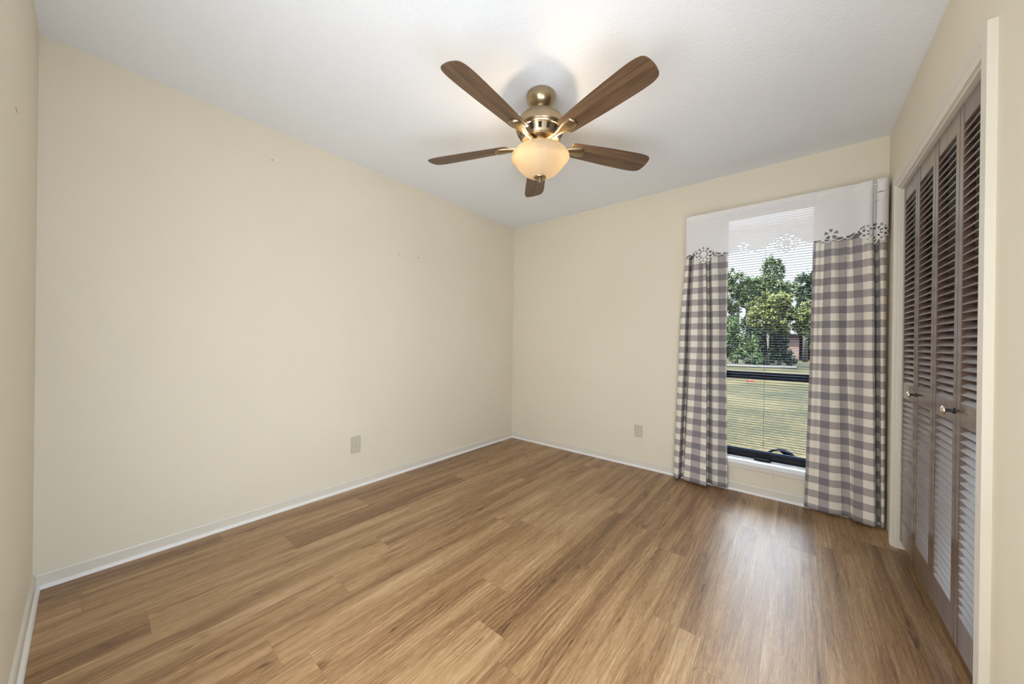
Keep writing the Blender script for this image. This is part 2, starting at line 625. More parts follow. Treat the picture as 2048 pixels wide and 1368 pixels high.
MAT = {
    'wall': wall_paint(),
    'ceiling': ceiling_paint(),
    'floor': floor_planks(),
    'trim': plain('cream_trim_paint', (0.73, 0.68, 0.58), 0.4, vary=0.02, scale=4),
    'shoe': plain('lit_white_trim_paint', (0.84, 0.82, 0.79), 0.35, vary=0.02, scale=4),  # white, with the light its upper side catches put into the colour
    'door': wood('walnut_door_stain', (0.062, 0.034, 0.022), (0.105, 0.062, 0.042), (0.150, 0.095, 0.068), axis=2, rough=0.32, spec=0.6, coat=0.8),
    'louver': wood('walnut_louver_stain', (0.085, 0.051, 0.038), (0.135, 0.088, 0.069), (0.185, 0.126, 0.104), axis=1, rough=0.30, spec=0.8, coat=1.0),
    'knob_brass': brushed_metal('knob_satin_nickel', (0.85, 0.78, 0.66), 0.2),
    'knob_stem': plain('knob_black_stem', (0.015, 0.012, 0.01), 0.4),
    'brass': brushed_metal('antique_brass', (0.43, 0.335, 0.215), 0.30),
    'dark': plain('dark_bronze', (0.012, 0.011, 0.012), 0.35),
    'vent_dark': plain('vent_black', (0.02, 0.015, 0.01), 0.8),
    'blade': wood('fan_blade_oak', (0.060, 0.032, 0.017), (0.130, 0.074, 0.039), (0.24, 0.142, 0.076), axis=0, rough=0.42, coord='Object'),
    'glass_bowl': lamp_glass(),
    'gingham': gingham(),
    'voile': voile(),
    'slat': plain('blind_slat_grey', (0.008, 0.020, 0.048), 0.7, vary=0.03, spec=0.1),
    'cord': plain('blind_cord', (0.03, 0.03, 0.035), 0.7),
    'frame': plain('window_black_aluminium', (0.008, 0.009, 0.014), 0.5, vary=0.02, spec=0.2),
    'sill': plain('sill_white', (0.88, 0.90, 0.93), 0.14, vary=0.02),
    'glass': window_glass(),
    'plate': plain('outlet_beige', (0.58, 0.53, 0.42), 0.35, vary=0.02),
    'socket': plain('outlet_ivory', (0.68, 0.62, 0.49), 0.3, vary=0.02),
    'slot': plain('outlet_slot', (0.02, 0.015, 0.01), 0.6),
    'rod': plain('rod_white', (0.8, 0.8, 0.78), 0.4),
    'lawn': lawn_mat(),
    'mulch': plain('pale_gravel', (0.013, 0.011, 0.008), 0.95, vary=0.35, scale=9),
    'bark': plain('bark', (0.0357, 0.0268, 0.0179), 0.9, vary=0.3),
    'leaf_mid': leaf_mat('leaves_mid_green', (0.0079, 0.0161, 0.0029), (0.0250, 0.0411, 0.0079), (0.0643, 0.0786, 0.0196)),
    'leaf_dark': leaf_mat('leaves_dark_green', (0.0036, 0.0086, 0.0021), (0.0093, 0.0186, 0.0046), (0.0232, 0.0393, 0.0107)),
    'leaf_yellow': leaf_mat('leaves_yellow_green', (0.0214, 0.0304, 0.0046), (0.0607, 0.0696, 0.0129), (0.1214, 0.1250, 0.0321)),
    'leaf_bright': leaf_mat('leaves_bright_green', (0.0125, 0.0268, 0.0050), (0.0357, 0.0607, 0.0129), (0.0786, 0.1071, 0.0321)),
    'brick': brick_mat(),
    'roof': plain('roof_shingle', (0.016, 0.011, 0.009), 0.9, vary=0.2),
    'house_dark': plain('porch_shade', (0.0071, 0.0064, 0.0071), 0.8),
    'house_white': plain('house_white', (0.1250, 0.1250, 0.1286), 0.6),
    'red': plain('red_plastic', (0.1429, 0.0179, 0.0143), 0.5),
    'hose': plain('hose_black', (0.002, 0.0035, 0.006), 0.6, spec=0.05),
    'scuff': plain('wall_scuff', (0.30, 0.27, 0.22), 0.8),
}

# ------------------------------------------------------------------ room shell
T = 0.12
WX0, WX1, WZ0, WZ1 = 2.075, 2.745, 0.24, 2.15       # window opening
OY0, OY1, OZ1 = 1.85, 3.00, 1.995                    # closet opening
CD = 0.65                                            # closet depth

bm = bmesh.new()
box(bm, (-T, -T, -0.10), (W + CD + T, D + T, 0))
tag(link_mesh('floor', bm, MAT['floor']), kind='structure')
bm = bmesh.new()
box(bm, (-T, -T, H), (W + CD + T, D + T, H + 0.1))
tag(link_mesh('ceiling', bm, MAT['ceiling']), kind='structure')
bm = bmesh.new()
box(bm, (-T, -T, 0), (0, D + T, H))
wall_left = tag(link_mesh('wall_left', bm, MAT['wall']), kind='structure')
bm = bmesh.new()
box(bm, (0, -T, 0), (W + CD + T, 0, H))
wall_front = tag(link_mesh('wall_front', bm, MAT['wall']), kind='structure')
bm = bmesh.new()
box(bm, (0, D, 0), (WX0, D + T, H))
box(bm, (WX1, D, 0), (W + CD + T, D + T, H))
box(bm, (WX0, D, 0), (WX1, D + T, WZ0 - 0.03))
box(bm, (WX0, D, WZ1), (WX1, D + T, H))
wall_back = tag(link_mesh('wall_back', bm, MAT['wall']), kind='structure')
bm = bmesh.new()
box(bm, (W, 0, 0), (W + 0.10, OY0, H))
box(bm, (W, OY1, 0), (W + 0.10, D, H))
box(bm, (W, OY0, OZ1), (W + 0.10, OY1, H))
box(bm, (W + CD, 0, 0), (W + CD + T, D, H))
box(bm, (W + 0.10, OY0 - 0.25, 0), (W + CD, OY0 - 0.15, H))
wall_right = tag(link_mesh('wall_right', bm, MAT['wall']), kind='structure')

# small marks on the walls
def mark(parent, name, center, normal_axis, rx, rz, mat):
    bm = bmesh.new()
    ring = []
    n = 10
    for sgn in (0, 1):
        r = []
        for i in range(n):
            a = 2 * math.pi * i / n
            k = 1.0 + 0.2 * math.sin(3 * a)
            if normal_axis == 'x':
                r.append(bm.verts.new((center[0] + 0.0006 * sgn, center[1] + rx * k * math.cos(a), center[2] + rz * k * math.sin(a))))
            elif normal_axis == 'y+':
                r.append(bm.verts.new((center[0] + rx * k * math.cos(a), center[1] + 0.0006 * sgn, center[2] + rz * k * math.sin(a))))
            else:
                r.append(bm.verts.new((center[0] + rx * k * math.cos(a), center[1] - 0.0006 * sgn, center[2] + rz * k * math.sin(a))))
        ring.append(r)
    bm.faces.new(ring[1])
    for i in range(n):
        j = (i + 1) % n
        bm.faces.new((ring[0][i], ring[0][j], ring[1][j], ring[1][i]))
    return link_mesh(name, bm, mat, parent)


for y, z, r in ((1.790, 1.833, 0.0035), (1.790, 1.856, 0.002), (1.855, 1.827, 0.003), (1.983, 1.842, 0.004)):
    mark(wall_left, 'nail_hole', (0, y, z), 'x', r, r * 1.1, MAT['slot'])
mark(wall_left, 'scuff_mark', (0, 0.878, 2.247), 'x', 0.006, 0.003, MAT['scuff'])
mark(wall_front, 'scuff_mark', (0.718, 0, 1.808), 'y+', 0.022, 0.0025, MAT['scuff'])
mark(wall_back, 'nail_hole', (2.456, D, 0.153), 'y-', 0.003, 0.003, MAT['slot'])

# baseboards with a white shoe moulding, painted lighter for the light on its top
BB = [(0, 0), (0.010, 0), (0.010, 0.058), (0.007, 0.066), (0, 0.068)]
SH = [(0.010, 0)] + [(0.010 + 0.012 * math.cos(a), 0.017 * math.sin(a)) for a in [i * math.pi / 16 for i in range(0, 9)]]


def baseboard(name, p0, p1, ax):
    bm = bmesh.new()
    prism(bm, BB, p0, p1, ax, (0, 0, 1))
    o = tag(link_mesh(name, bm, MAT['trim']), kind='structure')
    bm = bmesh.new()
    prism(bm, SH, p0, p1, ax, (0, 0, 1))
    link_mesh('shoe_molding', bm, MAT['shoe'], o)
    return o


baseboard('baseboard_left', (0, 0, 0), (0, D, 0), (1, 0, 0))
baseboard('baseboard_back', (0.0101, D, 0), (W, D, 0), (0, -1, 0))
baseboard('baseboard_front', (0.0101, 0, 0), (1.2, 0, 0), (0, 1, 0))

# ------------------------------------------------------------------ closet casing and bifold doors
CY0, CY1, CZ1 = 1.786, 3.063, 2.066                   # outer edges of the casing
CT = 0.020
# profile across the casing: u from outer edge inwards, v = how far it stands off the wall
CASE = [(0, 0), (0, CT), (0.040, CT), (0.044, CT - 0.005), (0.048, CT - 0.003), (0.058, CT - 0.010), (0.064, CT - 0.010), (0.064, 0)]
bm = bmesh.new()
ux = Vector((-1, 0, 0))
sweep_profile(bm, CASE,
              [(W, CY1, 0), (W, CY1, CZ1), (W, CY0, CZ1), (W, CY0, 0)],
              [((0, -1, 0), ux), ((0, -1, -1), ux), ((0, 1, -1), ux), ((0, 1, 0), ux)])
trim_1 = tag(link_mesh('trim_1', bm, MAT['trim']), kind='structure')
bm = bmesh.new()
J = 0.012
box(bm, (W - 0.001, OY1 - 0.004, 0), (W + 0.10, OY1 + 0.004, OZ1))
box(bm, (W - 0.001, OY0 - 0.004, 0), (W + 0.10, OY0 + 0.004, OZ1))
box(bm, (W - 0.001, OY0 - 0.004, OZ1 - 0.004), (W + 0.10, OY1 + 0.004, OZ1 + 0.004))
link_mesh('jamb', bm, MAT['trim'], trim_1)
bm = bmesh.new()
box(bm, (W + 0.018, OY0 + 0.004, OZ1 - 0.022), (W + 0.05, OY1 - 0.004, OZ1 - 0.004))
link_mesh('track', bm, MAT['dark'], trim_1)

DX0, DX1 = W + 0.013, W + 0.041                       # door thickness
DZ0, DZ1 = 0.050, OZ1 - 0.008
MR0, MR1 = 0.838, 0.918                               # middle rail
TR0 = 1.908                                           # underside of top rail
BR1 = 0.170                                           # top of bottom rail
PWID = (OY1 - OY0 - 0.012) / 4
STILE = 0.036


def leaf(name, y0, y1, parent):
    """one louvered leaf between y0 < y1"""
    bm = bmesh.new()
    bv = 0.002
    box(bm, (DX0, y0, DZ0), (DX1, y0 + STILE, DZ1), bv, 1)
    box(bm, (DX0, y1 - STILE, DZ0), (DX1, y1, DZ1), bv, 1)
    for z0, z1 in ((DZ0, BR1), (MR0, MR1), (TR0, DZ1)):
        box(bm, (DX0 + 0.001, y0 + STILE, z0), (DX1 - 0.001, y1 - STILE, z1), bv, 1)
    o = link_mesh(name, bm, MAT['door'], parent)
    for z0, z1 in ((BR1, MR0), (MR1, TR0)):
        bm = bmesh.new()
        n = int(round((z1 - z0) / 0.0295))
        pitch = (z1 - z0) / n
        for i in range(n):
            zc = z0 + (i + 0.5) * pitch
            R = Matrix.Translation((DX0 + 0.0150, 0, zc)) @ Matrix.Rotation(LOUVER_TILT, 4, 'Y')
            box(bm, (-0.0200, y0 + STILE - 0.003, -0.0028), (0.0200, y1 - STILE + 0.003, 0.0028), 0.002, 2, R)
        link_mesh('louver_slats', bm, MAT['louver'], o)
    return o


LOUVER_TILT = -math.radians(47)                       # room-side edge low


def knob(parent, y, z):
    bm = bmesh.new()
    ax = Matrix.Rotation(-math.pi / 2, 3, 'Y')        # local z -> -x (into the room)
    lathe(bm, [(0.011, 0.0), (0.011, 0.003), (0.0065, 0.005), (0.0055, 0.016), (0.007, 0.022)], 20, (DX0, y, z), ax)
    k = link_mesh('knob_stem', bm, MAT['knob_stem'], parent, True)
    bm = bmesh.new()
    lathe(bm, [(0.007, 0.020), (0.0155, 0.023), (0.0165, 0.026), (0.014, 0.030), (0.008, 0.033), (0, 0.034)], 28, (DX0, y, z), ax)
    link_mesh('knob', bm, MAT['knob_brass'], parent, True)
    return k


ys = [OY1 - 0.006 - i * PWID for i in range(5)]
g = 0.0015
door_1 = empty('door_1', (W + 0.027, ys[0], 0), kind='structure')
door_2 = empty('door_2', (W + 0.027, ys[4], 0), kind='structure')
bpy.context.view_layer.update()


def reparent(o, root):
    o.parent = root
    o.matrix_parent_inverse = Matrix.Translation(root.location).inverted()


for i in range(4):
    root = door_1 if i < 2 else door_2
    lf = leaf('door_leaf', ys[i + 1] + g, ys[i] - g, None)
    reparent(lf, root)
    if i == 1:
        knob(lf, ys[1] - 0.022, 0.884)
    if i == 2:
        knob(lf, ys[3] + 0.022, 0.884)

# ------------------------------------------------------------------ window
FY0, FY1 = D + 0.075, D + 0.115                       # frame depth
win = empty('window_1', ((WX0 + WX1) / 2, D + 0.09, WZ0), kind='structure')


def wpart(name, bm, mat, smooth=False, parent=None):
    o = link_mesh(name, bm, mat, None, smooth)
    reparent(o, win)
    return o


bm = bmesh.new()
box(bm, (WX0, FY0, WZ0), (WX0 + 0.035, FY1, WZ1))
box(bm, (WX1 - 0.035, FY0, WZ0), (WX1, FY1, WZ1))
box(bm, (WX0, FY0, WZ1 - 0.04), (WX1, FY1, WZ1))
box(bm, (WX0, FY0, WZ0), (WX1, FY1, WZ0 + 0.014))
wpart('frame', bm, MAT['frame'])
bm = bmesh.new()
box(bm, (WX0 + 0.035, FY0 - 0.004, 0.853), (WX1 - 0.035, FY0 + 0.018, 0.882), 0.003)
box(bm, (WX0 + 0.035, FY0 + 0.004, 0.882), (WX1 - 0.035, FY0 + 0.03, 0.910), 0.003)
wpart('meeting_rail', bm, MAT['frame'])
bm = bmesh.new()
box(bm, (WX0 + 0.035, FY0 + 0.002, WZ0 + 0.014), (WX1 - 0.035, FY0 + 0.020, 0.300), 0.003)
wpart('bottom_rail', bm, MAT['frame'])
for z0, z1, yy in ((0.298, 0.855, FY0 + 0.008), (0.908, WZ1 - 0.038, FY0 + 0.018)):
    bm = bmesh.new()
    box(bm, (WX0 + 0.033, yy, z0), (WX1 - 0.033, yy + 0.004, z1))
    wpart('pane', bm, MAT['glass'])
bm = bmesh.new()
SILL = [(-0.022, -0.026), (-0.022, -0.006), (-0.018, 0.0), (0.030, 0.0), (0.032, -0.003), (0.036, -0.003), (0.038, 0.0), (0.060, 0.0), (0.063, 0.006), (0.078, 0.006), (0.078, -0.026)]
prism(bm, SILL, (WX0 - 0.05, D, WZ0), (WX1 + 0.05, D, WZ0), (0, 1, 0), (0, 0, 1))
# the part of the board that would bite into the wall beside the opening is cut to the opening
for v in bm.verts:
    if v.co.y > D + 0.001:
        v.co.x = min(max(v.co.x, WX0 + 0.0005), WX1 - 0.0005)
wpart('sill', bm, MAT['sill'])
bm = bmesh.new()
box(bm, (WX0 - 0.04, D - 0.014, 0.178), (WX1 + 0.04, D, WZ0 - 0.026), 0.003)
wpart('apron', bm, MAT['trim'])
bm = bmesh.new()
box(bm, (2.335, D + 0.052, WZ0 + 0.0005), (2.440, D + 0.074, WZ0 + 0.012), 0.004)
box(bm, (2.342, D + 0.040, WZ0 + 0.010), (2.433, D + 0.066, WZ0 + 0.022), 0.004)
wpart('lift_handle', bm, MAT['frame'])

# ------------------------------------------------------------------ mini blind
blind = empty('window_blind', ((WX0 + WX1) / 2, D + 0.04, WZ1),
              label='open horizontal mini blind hanging inside the window recess behind the white valance', cat='blind')
BX0, BX1 = WX0 + 0.012, WX1 - 0.012
bm = bmesh.new()
box(bm, (BX0, D + 0.020, WZ1 - 0.034), (BX1, D + 0.056, WZ1 - 0.002), 0.003)
o = link_mesh('head_rail', bm, MAT['slat'])
reparent(o, blind)
bm = bmesh.new()
pitch = 0.0182
zt = WZ1 - 0.055
nsl = int((zt - 0.335) / pitch)
for i in range(nsl + 1):
    z = zt - i * pitch
    top, bot = [], []
    for (yy, dz) in ((-0.0068, -0.0008), (-0.0025, 0.0005), (0.0025, 0.0005), (0.0068, -0.0008)):
        top.append((yy, dz + 0.0004))
        bot.append((yy, dz - 0.0004))
    prism(bm, top + bot[::-1], (BX0 + 0.003, D + 0.038, z), (BX1 - 0.003, D + 0.038, z), (0, 1, 0.06), (0, 0, 1))
o = link_mesh('slats', bm, MAT['slat'])
reparent(o, blind)
bm = bmesh.new()
box(bm, (BX0 + 0.003, D + 0.027, 0.312), (BX1 - 0.003, D + 0.049, 0.322), 0.003)
o = link_mesh('bottom_bar', bm, MAT['slat'])
reparent(o, blind)
for cx in (2.150, 2.395, 2.66):
    bm = bmesh.new()
    tube(bm, [(cx, D + 0.0270, WZ1 - 0.034), (cx, D + 0.0270, 0.318)], 0.0009, 6)
    o = link_mesh('ladder_cord', bm, MAT['cord'])
    reparent(o, blind)

# ------------------------------------------------------------------ curtains and valance


def cloth_grid(cols_top, cols_mid, cols_bot, z_top, z_bot, ncol=220, nrow=90, z_mid=None, u_off=0.0, shrink=1.0, hem=None):
    """plan curves (x, d) at three heights; d is the stand-off from the window wall"""
    ct, cm, cb = catmull(cols_top, ncol), catmull(cols_mid, ncol), catmull(cols_bot, ncol)
    zm = z_mid if z_mid is not None else 0.5 * (z_top + z_bot)
    u = [0.0]
    for a, b in zip(cm, cm[1:]):
        u.append(u[-1] + math.hypot(b[0] - a[0], b[1] - a[1]))
    bm = bmesh.new()
    uvl = bm.loops.layers.uv.new('UVMap')
    grid = []
    for r in range(nrow + 1):
        t = r / nrow
        z = z_top + (z_bot - z_top) * t
        if z >= zm:
            k = (z_top - z) / (z_top - zm)
            k = k * k * (3 - 2 * k)
            A, B = ct, cm
        else:
            k = (zm - z) / (zm - z_bot)
            A, B = cm, cb
        row = []
        for c in range(ncol):
            x = A[c][0] * (1 - k) + B[c][0] * k
            d = A[c][1] * (1 - k) + B[c][1] * k
            w = noise.noise(Vector((x * 9, z * 4.0, d * 12))) * 0.004 * (0.3 + t)
            row.append((bm.verts.new((x, D - max(d + w, 0.006), z + (hem(x) * t if hem else 0))), u[c], z))
        grid.append(row)
    for r in range(nrow):
        for c in range(ncol - 1):
            q = (grid[r][c], grid[r][c + 1], grid[r + 1][c + 1], grid[r + 1][c])
            f = bm.faces.new([a[0] for a in q])
            for lp, a in zip(f.loops, q):
                lp[uvl].uv = (a[1] + u_off, a[2])
            f.smooth = True
    return bm


def thicken(o, t):
    md = o.modifiers.new('thickness', 'SOLIDIFY')
    md.thickness = t
    md.offset = 0


L_top = [(1.872, .030), (1.880, .066), (1.900, .070), (1.911, .026), (1.922, .066), (1.945, .072), (1.975, .064), (2.004, .088), (2.013, .080), (2.008, .024), (2.026, .020), (2.040, .054), (2.062, .064), (2.088, .050), (2.115, .036), (2.140, .044), (2.165, .036)]
L_mid = [(1.822, .026), (1.832, .074), (1.872, .088), (1.890, .030), (1.900, .086), (1.935, .098), (1.985, .094), (2.028, .120), (2.038, .108), (2.026, .030), (2.042, .026), (2.060, .056), (2.085, .066), (2.110, .050), (2.130, .038), (2.145, .046), (2.158, .036)]
L_bot = [(1.790, .030), (1.800, .076), (1.838, .096), (1.852, .030), (1.870, .036), (1.882, .096), (1.955, .106), (2.034, .118), (2.044, .104), (2.028, .034), (2.046, .028), (2.070, .048), (2.095, .056), (2.115, .054), (2.140, .050), (2.160, .050), (2.178, .040)]
bm = cloth_grid(L_top, L_mid, L_bot, 2.10, 0.014, z_mid=1.10)
curtain_l = link_mesh('curtain', bm, MAT['gingham'], smooth=True)
thicken(curtain_l, 0.0016)
tag(curtain_l, 'narrower grey and cream buffalo check curtain on the left side of the window', 'curtain', 'buffalo check window curtains')

R_top = [(2.664, .034), (2.685, .050), (2.707, .040), (2.735, .064), (2.760, .058), (2.783, .038), (2.814, .072), (2.840, .040), (2.866, .066), (2.895, .070), (2.915, .096), (2.934, .092), (2.940, .080), (2.926, .030), (2.938, .012), (2.972, .012), (2.974, .050), (2.963, .074), (2.982, .084), (3.003, .050)]
R_mid = [(2.652, .038), (2.678, .054), (2.701, .044), (2.735, .068), (2.774, .076), (2.803, .054), (2.835, .036), (2.868, .070), (2.898, .080), (2.916, .108), (2.936, .116), (2.950, .104), (2.934, .040), (2.944, .012), (2.984, .012), (2.986, .050), (2.974, .080), (2.990, .086), (3.006, .050)]
R_bot = [(2.630, .042), (2.660, .054), (2.690, .058), (2.736, .070), (2.785, .066), (2.832, .050), (2.864, .064), (2.872, .092), (2.900, .104), (2.930, .112), (2.954, .116), (2.966, .106), (2.946, .045), (2.956, .012), (2.992, .012), (2.998, .050), (2.988, .088), (3.000, .096), (3.010, .060)]
bm = cloth_grid(R_top, R_mid, R_bot, 2.10, 0.014, z_mid=1.10, u_off=0.028)
curtain_r = link_mesh('curtain', bm, MAT['gingham'], smooth=True)
thicken(curtain_r, 0.0016)
tag(curtain_r, 'wider grey and cream buffalo check curtain on the right, next to the closet casing', 'curtain', 'buffalo check window curtains')

# valance: voile with a scalloped cutwork lace edge, cut out of a fine grid
FLOWERS = [(2.008, 1.818, 0.071), (2.518, 1.824, 0.074), (2.942, 1.818, 0.070)]
SMALL = [(2.268, 1.842, 0.040), (2.745, 1.840, 0.038)]


def hem_line(x):
    pts = [(1.86, 1.800), (1.90, 1.828), (1.945, 1.842), (2.008, 1.835), (2.07, 1.836), (2.12, 1.818), (2.20, 1.812), (2.268, 1.815), (2.36, 1.800), (2.40, 1.818), (2.455, 1.850),
           (2.518, 1.845), (2.58, 1.835), (2.63, 1.812), (2.70, 1.812), (2.745, 1.814), (2.82, 1.815), (2.87, 1.838), (2.905, 1.858), (2.942, 1.85), (2.98, 1.845), (3.02, 1.81)]
    for (a, za), (b, zb) in zip(pts, pts[1:]):
        if a <= x <= b:
            k = (x - a) / (b - a)
            return za + (zb - za) * k * k * (3 - 2 * k)
    return 1.81


def lace_keep(x, z):
    for cx, cz, R in FLOWERS:
        dx, dz = x - cx, z - cz
        r = math.hypot(dx, dz)
        if r < R * 1.02:
            th = math.atan2(dx, -dz)                 # 0 = straight down
            k = th / (2 * math.pi / 10)
            off = abs(k - round(k)) * 2              # 0 at petal axis .. 1 between petals
            edge = R * (1.0 - 0.30 * off ** 1.5)
            if r > edge:
                # notch between petals: hole above hem line is still cloth
                return z > hem_line(x) + 0.012
            if r < 0.16 * R:
                return True
            # an eyelet in each petal, split by a vein
            if 0.30 * R < r < 0.83 * edge and off < 0.55 - 0.25 * abs(r / R - 0.58) and not (0.51 * R < r < 0.61 * R):
                return False
            return True
    for cx, cz, R in SMALL:
        dx, dz = x - cx, z - cz
        r = math.hypot(dx, dz)
        if r < R:
            th = math.atan2(dx, dz)
            k = th / (2 * math.pi / 5)
            off = abs(k - round(k)) * 2
            if 0.35 * R < r < 0.9 * R and off < 0.55:
                return False
            return True
    h = hem_line(x)
    if z >= h + 0.003:
        return True
    # edging: a row of leaf shaped eyelets under the hem
    ph = (x / 0.052) % 1.0
    depth = 0.011 + 0.013 * abs(math.sin(math.pi * ph))
    low = h - depth
    if z < low:
        return False
    inner_low = low + 0.0055
    if inner_low < z < h - 0.001 and 0.16 < ph < 0.86:
        return False
    return True


V_plan = [(1.872, .010), (1.873, .060), (1.878, .112), (1.905, .120), (1.99, .121), (2.10, .120), (2.25, .121), (2.40, .120), (2.55, .121), (2.70, .120), (2.80, .121), (2.865, .118), (2.890, .124), (2.915, .132), (2.932, .124), (2.938, .098),
          (2.945, .100), (2.952, .130), (2.968, .136), (2.985, .130), (3.000, .112), (3.008, .075), (3.009, .020)]
vp = catmull(V_plan, 4000)
arc = [0.0]
for a, b in zip(vp, vp[1:]):
    arc.append(arc[-1] + math.hypot(b[0] - a[0], b[1] - a[1]))


def at_arc(s):
    import bisect
    i = min(max(bisect.bisect_left(arc, s), 1), len(arc) - 1)
    k = (s - arc[i - 1]) / max(arc[i] - arc[i - 1], 1e-9)
    return vp[i - 1][0] + (vp[i][0] - vp[i - 1][0]) * k, vp[i - 1][1] + (vp[i][1] - vp[i - 1][1]) * k


bm = bmesh.new()
uvl = bm.loops.layers.uv.new('UVMap')
ds = 0.0021
ncol = int(arc[-1] / ds)
cols = [at_arc(i * ds) for i in range(ncol + 1)]
zs = [2.135 - 0.0085 * i for i in range(30)]
zz = zs[-1]
while zz > 1.742:
    zz -= 0.0021
    zs.append(zz)
rows = []
for z in zs:
    t = (2.135 - z) / 0.38
    row = []
    for (x, d) in cols:
        # gathered heading with the rod pocket, soft waves lower down
        rip = 0.0022 * math.sin(x * 95 + 2.0 * math.sin(x * 17)) * max(0.0, 1 - t * 2.2)
        pocket = 0.006 * math.exp(-((z - 2.112) / 0.013) ** 2) - 0.003 * math.exp(-((z - 2.092) / 0.005) ** 2)
        wav = 0.007 * t * math.sin(x * 16 + 0.8)
        dd = max(d + (rip + pocket + wav) * min(1.0, d / 0.06), 0.004)
        ztop = 0.0
        if z > 2.122:
            ztop = 0.003 * math.sin(x * 120) * max(0, (x - 2.86) / 0.15)
        row.append((bm.verts.new((x, D - dd, z + ztop)), x, z))
    rows.append(row)
for r in range(len(zs) - 1):
    for c in range(ncol):
        q = (rows[r][c], rows[r][c + 1], rows[r + 1][c + 1], rows[r + 1][c])
        if zs[r + 1] < 1.90:
            xm = 0.25 * sum(a[1] for a in q)
            zm = 0.25 * sum(a[2] for a in q)
            if not lace_keep(xm, zm):
                continue
        f = bm.faces.new([a[0] for a in q])
        f.smooth = True
        for lp, a in zip(f.loops, q):
            lp[uvl].uv = (a[1], a[2])
loose = [v for v in bm.verts if not v.link_faces]
bmesh.ops.delete(bm, geom=loose, context='VERTS')
valance = link_mesh('valance', bm, MAT['voile'], smooth=True)
tag(valance, 'sheer white valance with scalloped cutwork lace edge across the top of the window', 'valance')
bm = bmesh.new()
tube(bm, [(1.880, D - 0.001, 2.112), (1.880, D - 0.10, 2.112), (1.890, D - 0.112, 2.112), (2.99, D - 0.112, 2.112), (3.000, D - 0.10, 2.112), (3.000, D - 0.001, 2.112)], 0.005, 8)
link_mesh('rod', bm, MAT['rod'], valance)

# ------------------------------------------------------------------ wall outlets


def outlet(name, loc, rz, w, h, label):
    """built facing +y, back on y = 0, then turned"""
    root = empty(name, loc, rz, label, 'outlet', 'duplex wall outlets')
    bm = bmesh.new()
    box(bm, (-w / 2, 0, -h / 2), (w / 2, 0.006, h / 2), 0.0025, 2)
    link_mesh('faceplate', bm, MAT['plate'], root)
    for s in (-1, 1):
        zc = s * h * 0.165
        bm = bmesh.new()
        pts = []
        R = w * 0.235
        for i in range(28):
            a = 2 * math.pi * i / 28
            pts.append((R * math.cos(a), max(-R * 0.78, min(R * 0.78, R * math.sin(a)))))
        prism(bm, pts, (0, 0.005, zc), (0, 0.0085, zc), (1, 0, 0), (0, 0, 1))
        rc = link_mesh('receptacle', bm, MAT['socket'], root)
        bm = bmesh.new()
        for sx in (-1, 1):
            box(bm, (sx * 0.0064 - 0.0017, 0.0082, zc + 0.0002), (sx * 0.0064 + 0.0017, 0.0088, zc + 0.0090))
        lathe(bm, [(0.0032, 0), (0.0032, 0.0006)], 12, (0, 0.0082, zc - 0.0058), Matrix.Rotation(-math.pi / 2, 3, 'X'))
        link_mesh('slots', bm, MAT['slot'], rc)
    bm = bmesh.new()
    lathe(bm, [(0.0028, 0), (0.0026, 0.0012), (0, 0.0016)], 12, (0, 0.006, 0), Matrix.Rotation(-math.pi / 2, 3, 'X'))
    link_mesh('screw', bm, MAT['brass'], root)
    return root


outlet('wall_outlet', (0, 1.4375, 0.322), -math.pi / 2, 0.076, 0.126, 'beige duplex outlet low on the long bare left wall')
outlet('wall_outlet', (1.4785, D, 0.324), math.pi, 0.072, 0.108, 'beige duplex outlet on the window wall, left of the curtains')

# ------------------------------------------------------------------ ceiling fan
FX, FYY = 1.505, 1.672
fan = empty('ceiling_fan', (FX, FYY, H), label='five blade brown wood ceiling fan with brass body and lit glass bowl', cat='ceiling fan')


def fpart(name, bm, mat, smooth=True, parent=None):
    return link_mesh(name, bm, mat, parent or fan, smooth)


def shade_sharp(o, ang=35):
    md = o.modifiers.new('split', 'EDGE_SPLIT')
    md.split_angle = math.radians(ang)


bm = bmesh.new()
lathe(bm, [(0.0, -0.0005), (0.073, -0.0005), (0.0765, -0.004), (0.0765, -0.020), (0.0745, -0.030), (0.069, -0.044), (0.060, -0.056), (0.049, -0.066), (0.040, -0.071), (0.037, -0.076), (0.030, -0.076), (0.027, -0.062), (0.0, -0.060)], 56, cap=False)
shade_sharp(fpart('canopy', bm, MAT['brass']))
bm = bmesh.new()
lathe(bm, [(0.011, -0.058), (0.011, -0.112)], 24)
shade_sharp(fpart('downrod', bm, MAT['brass']))
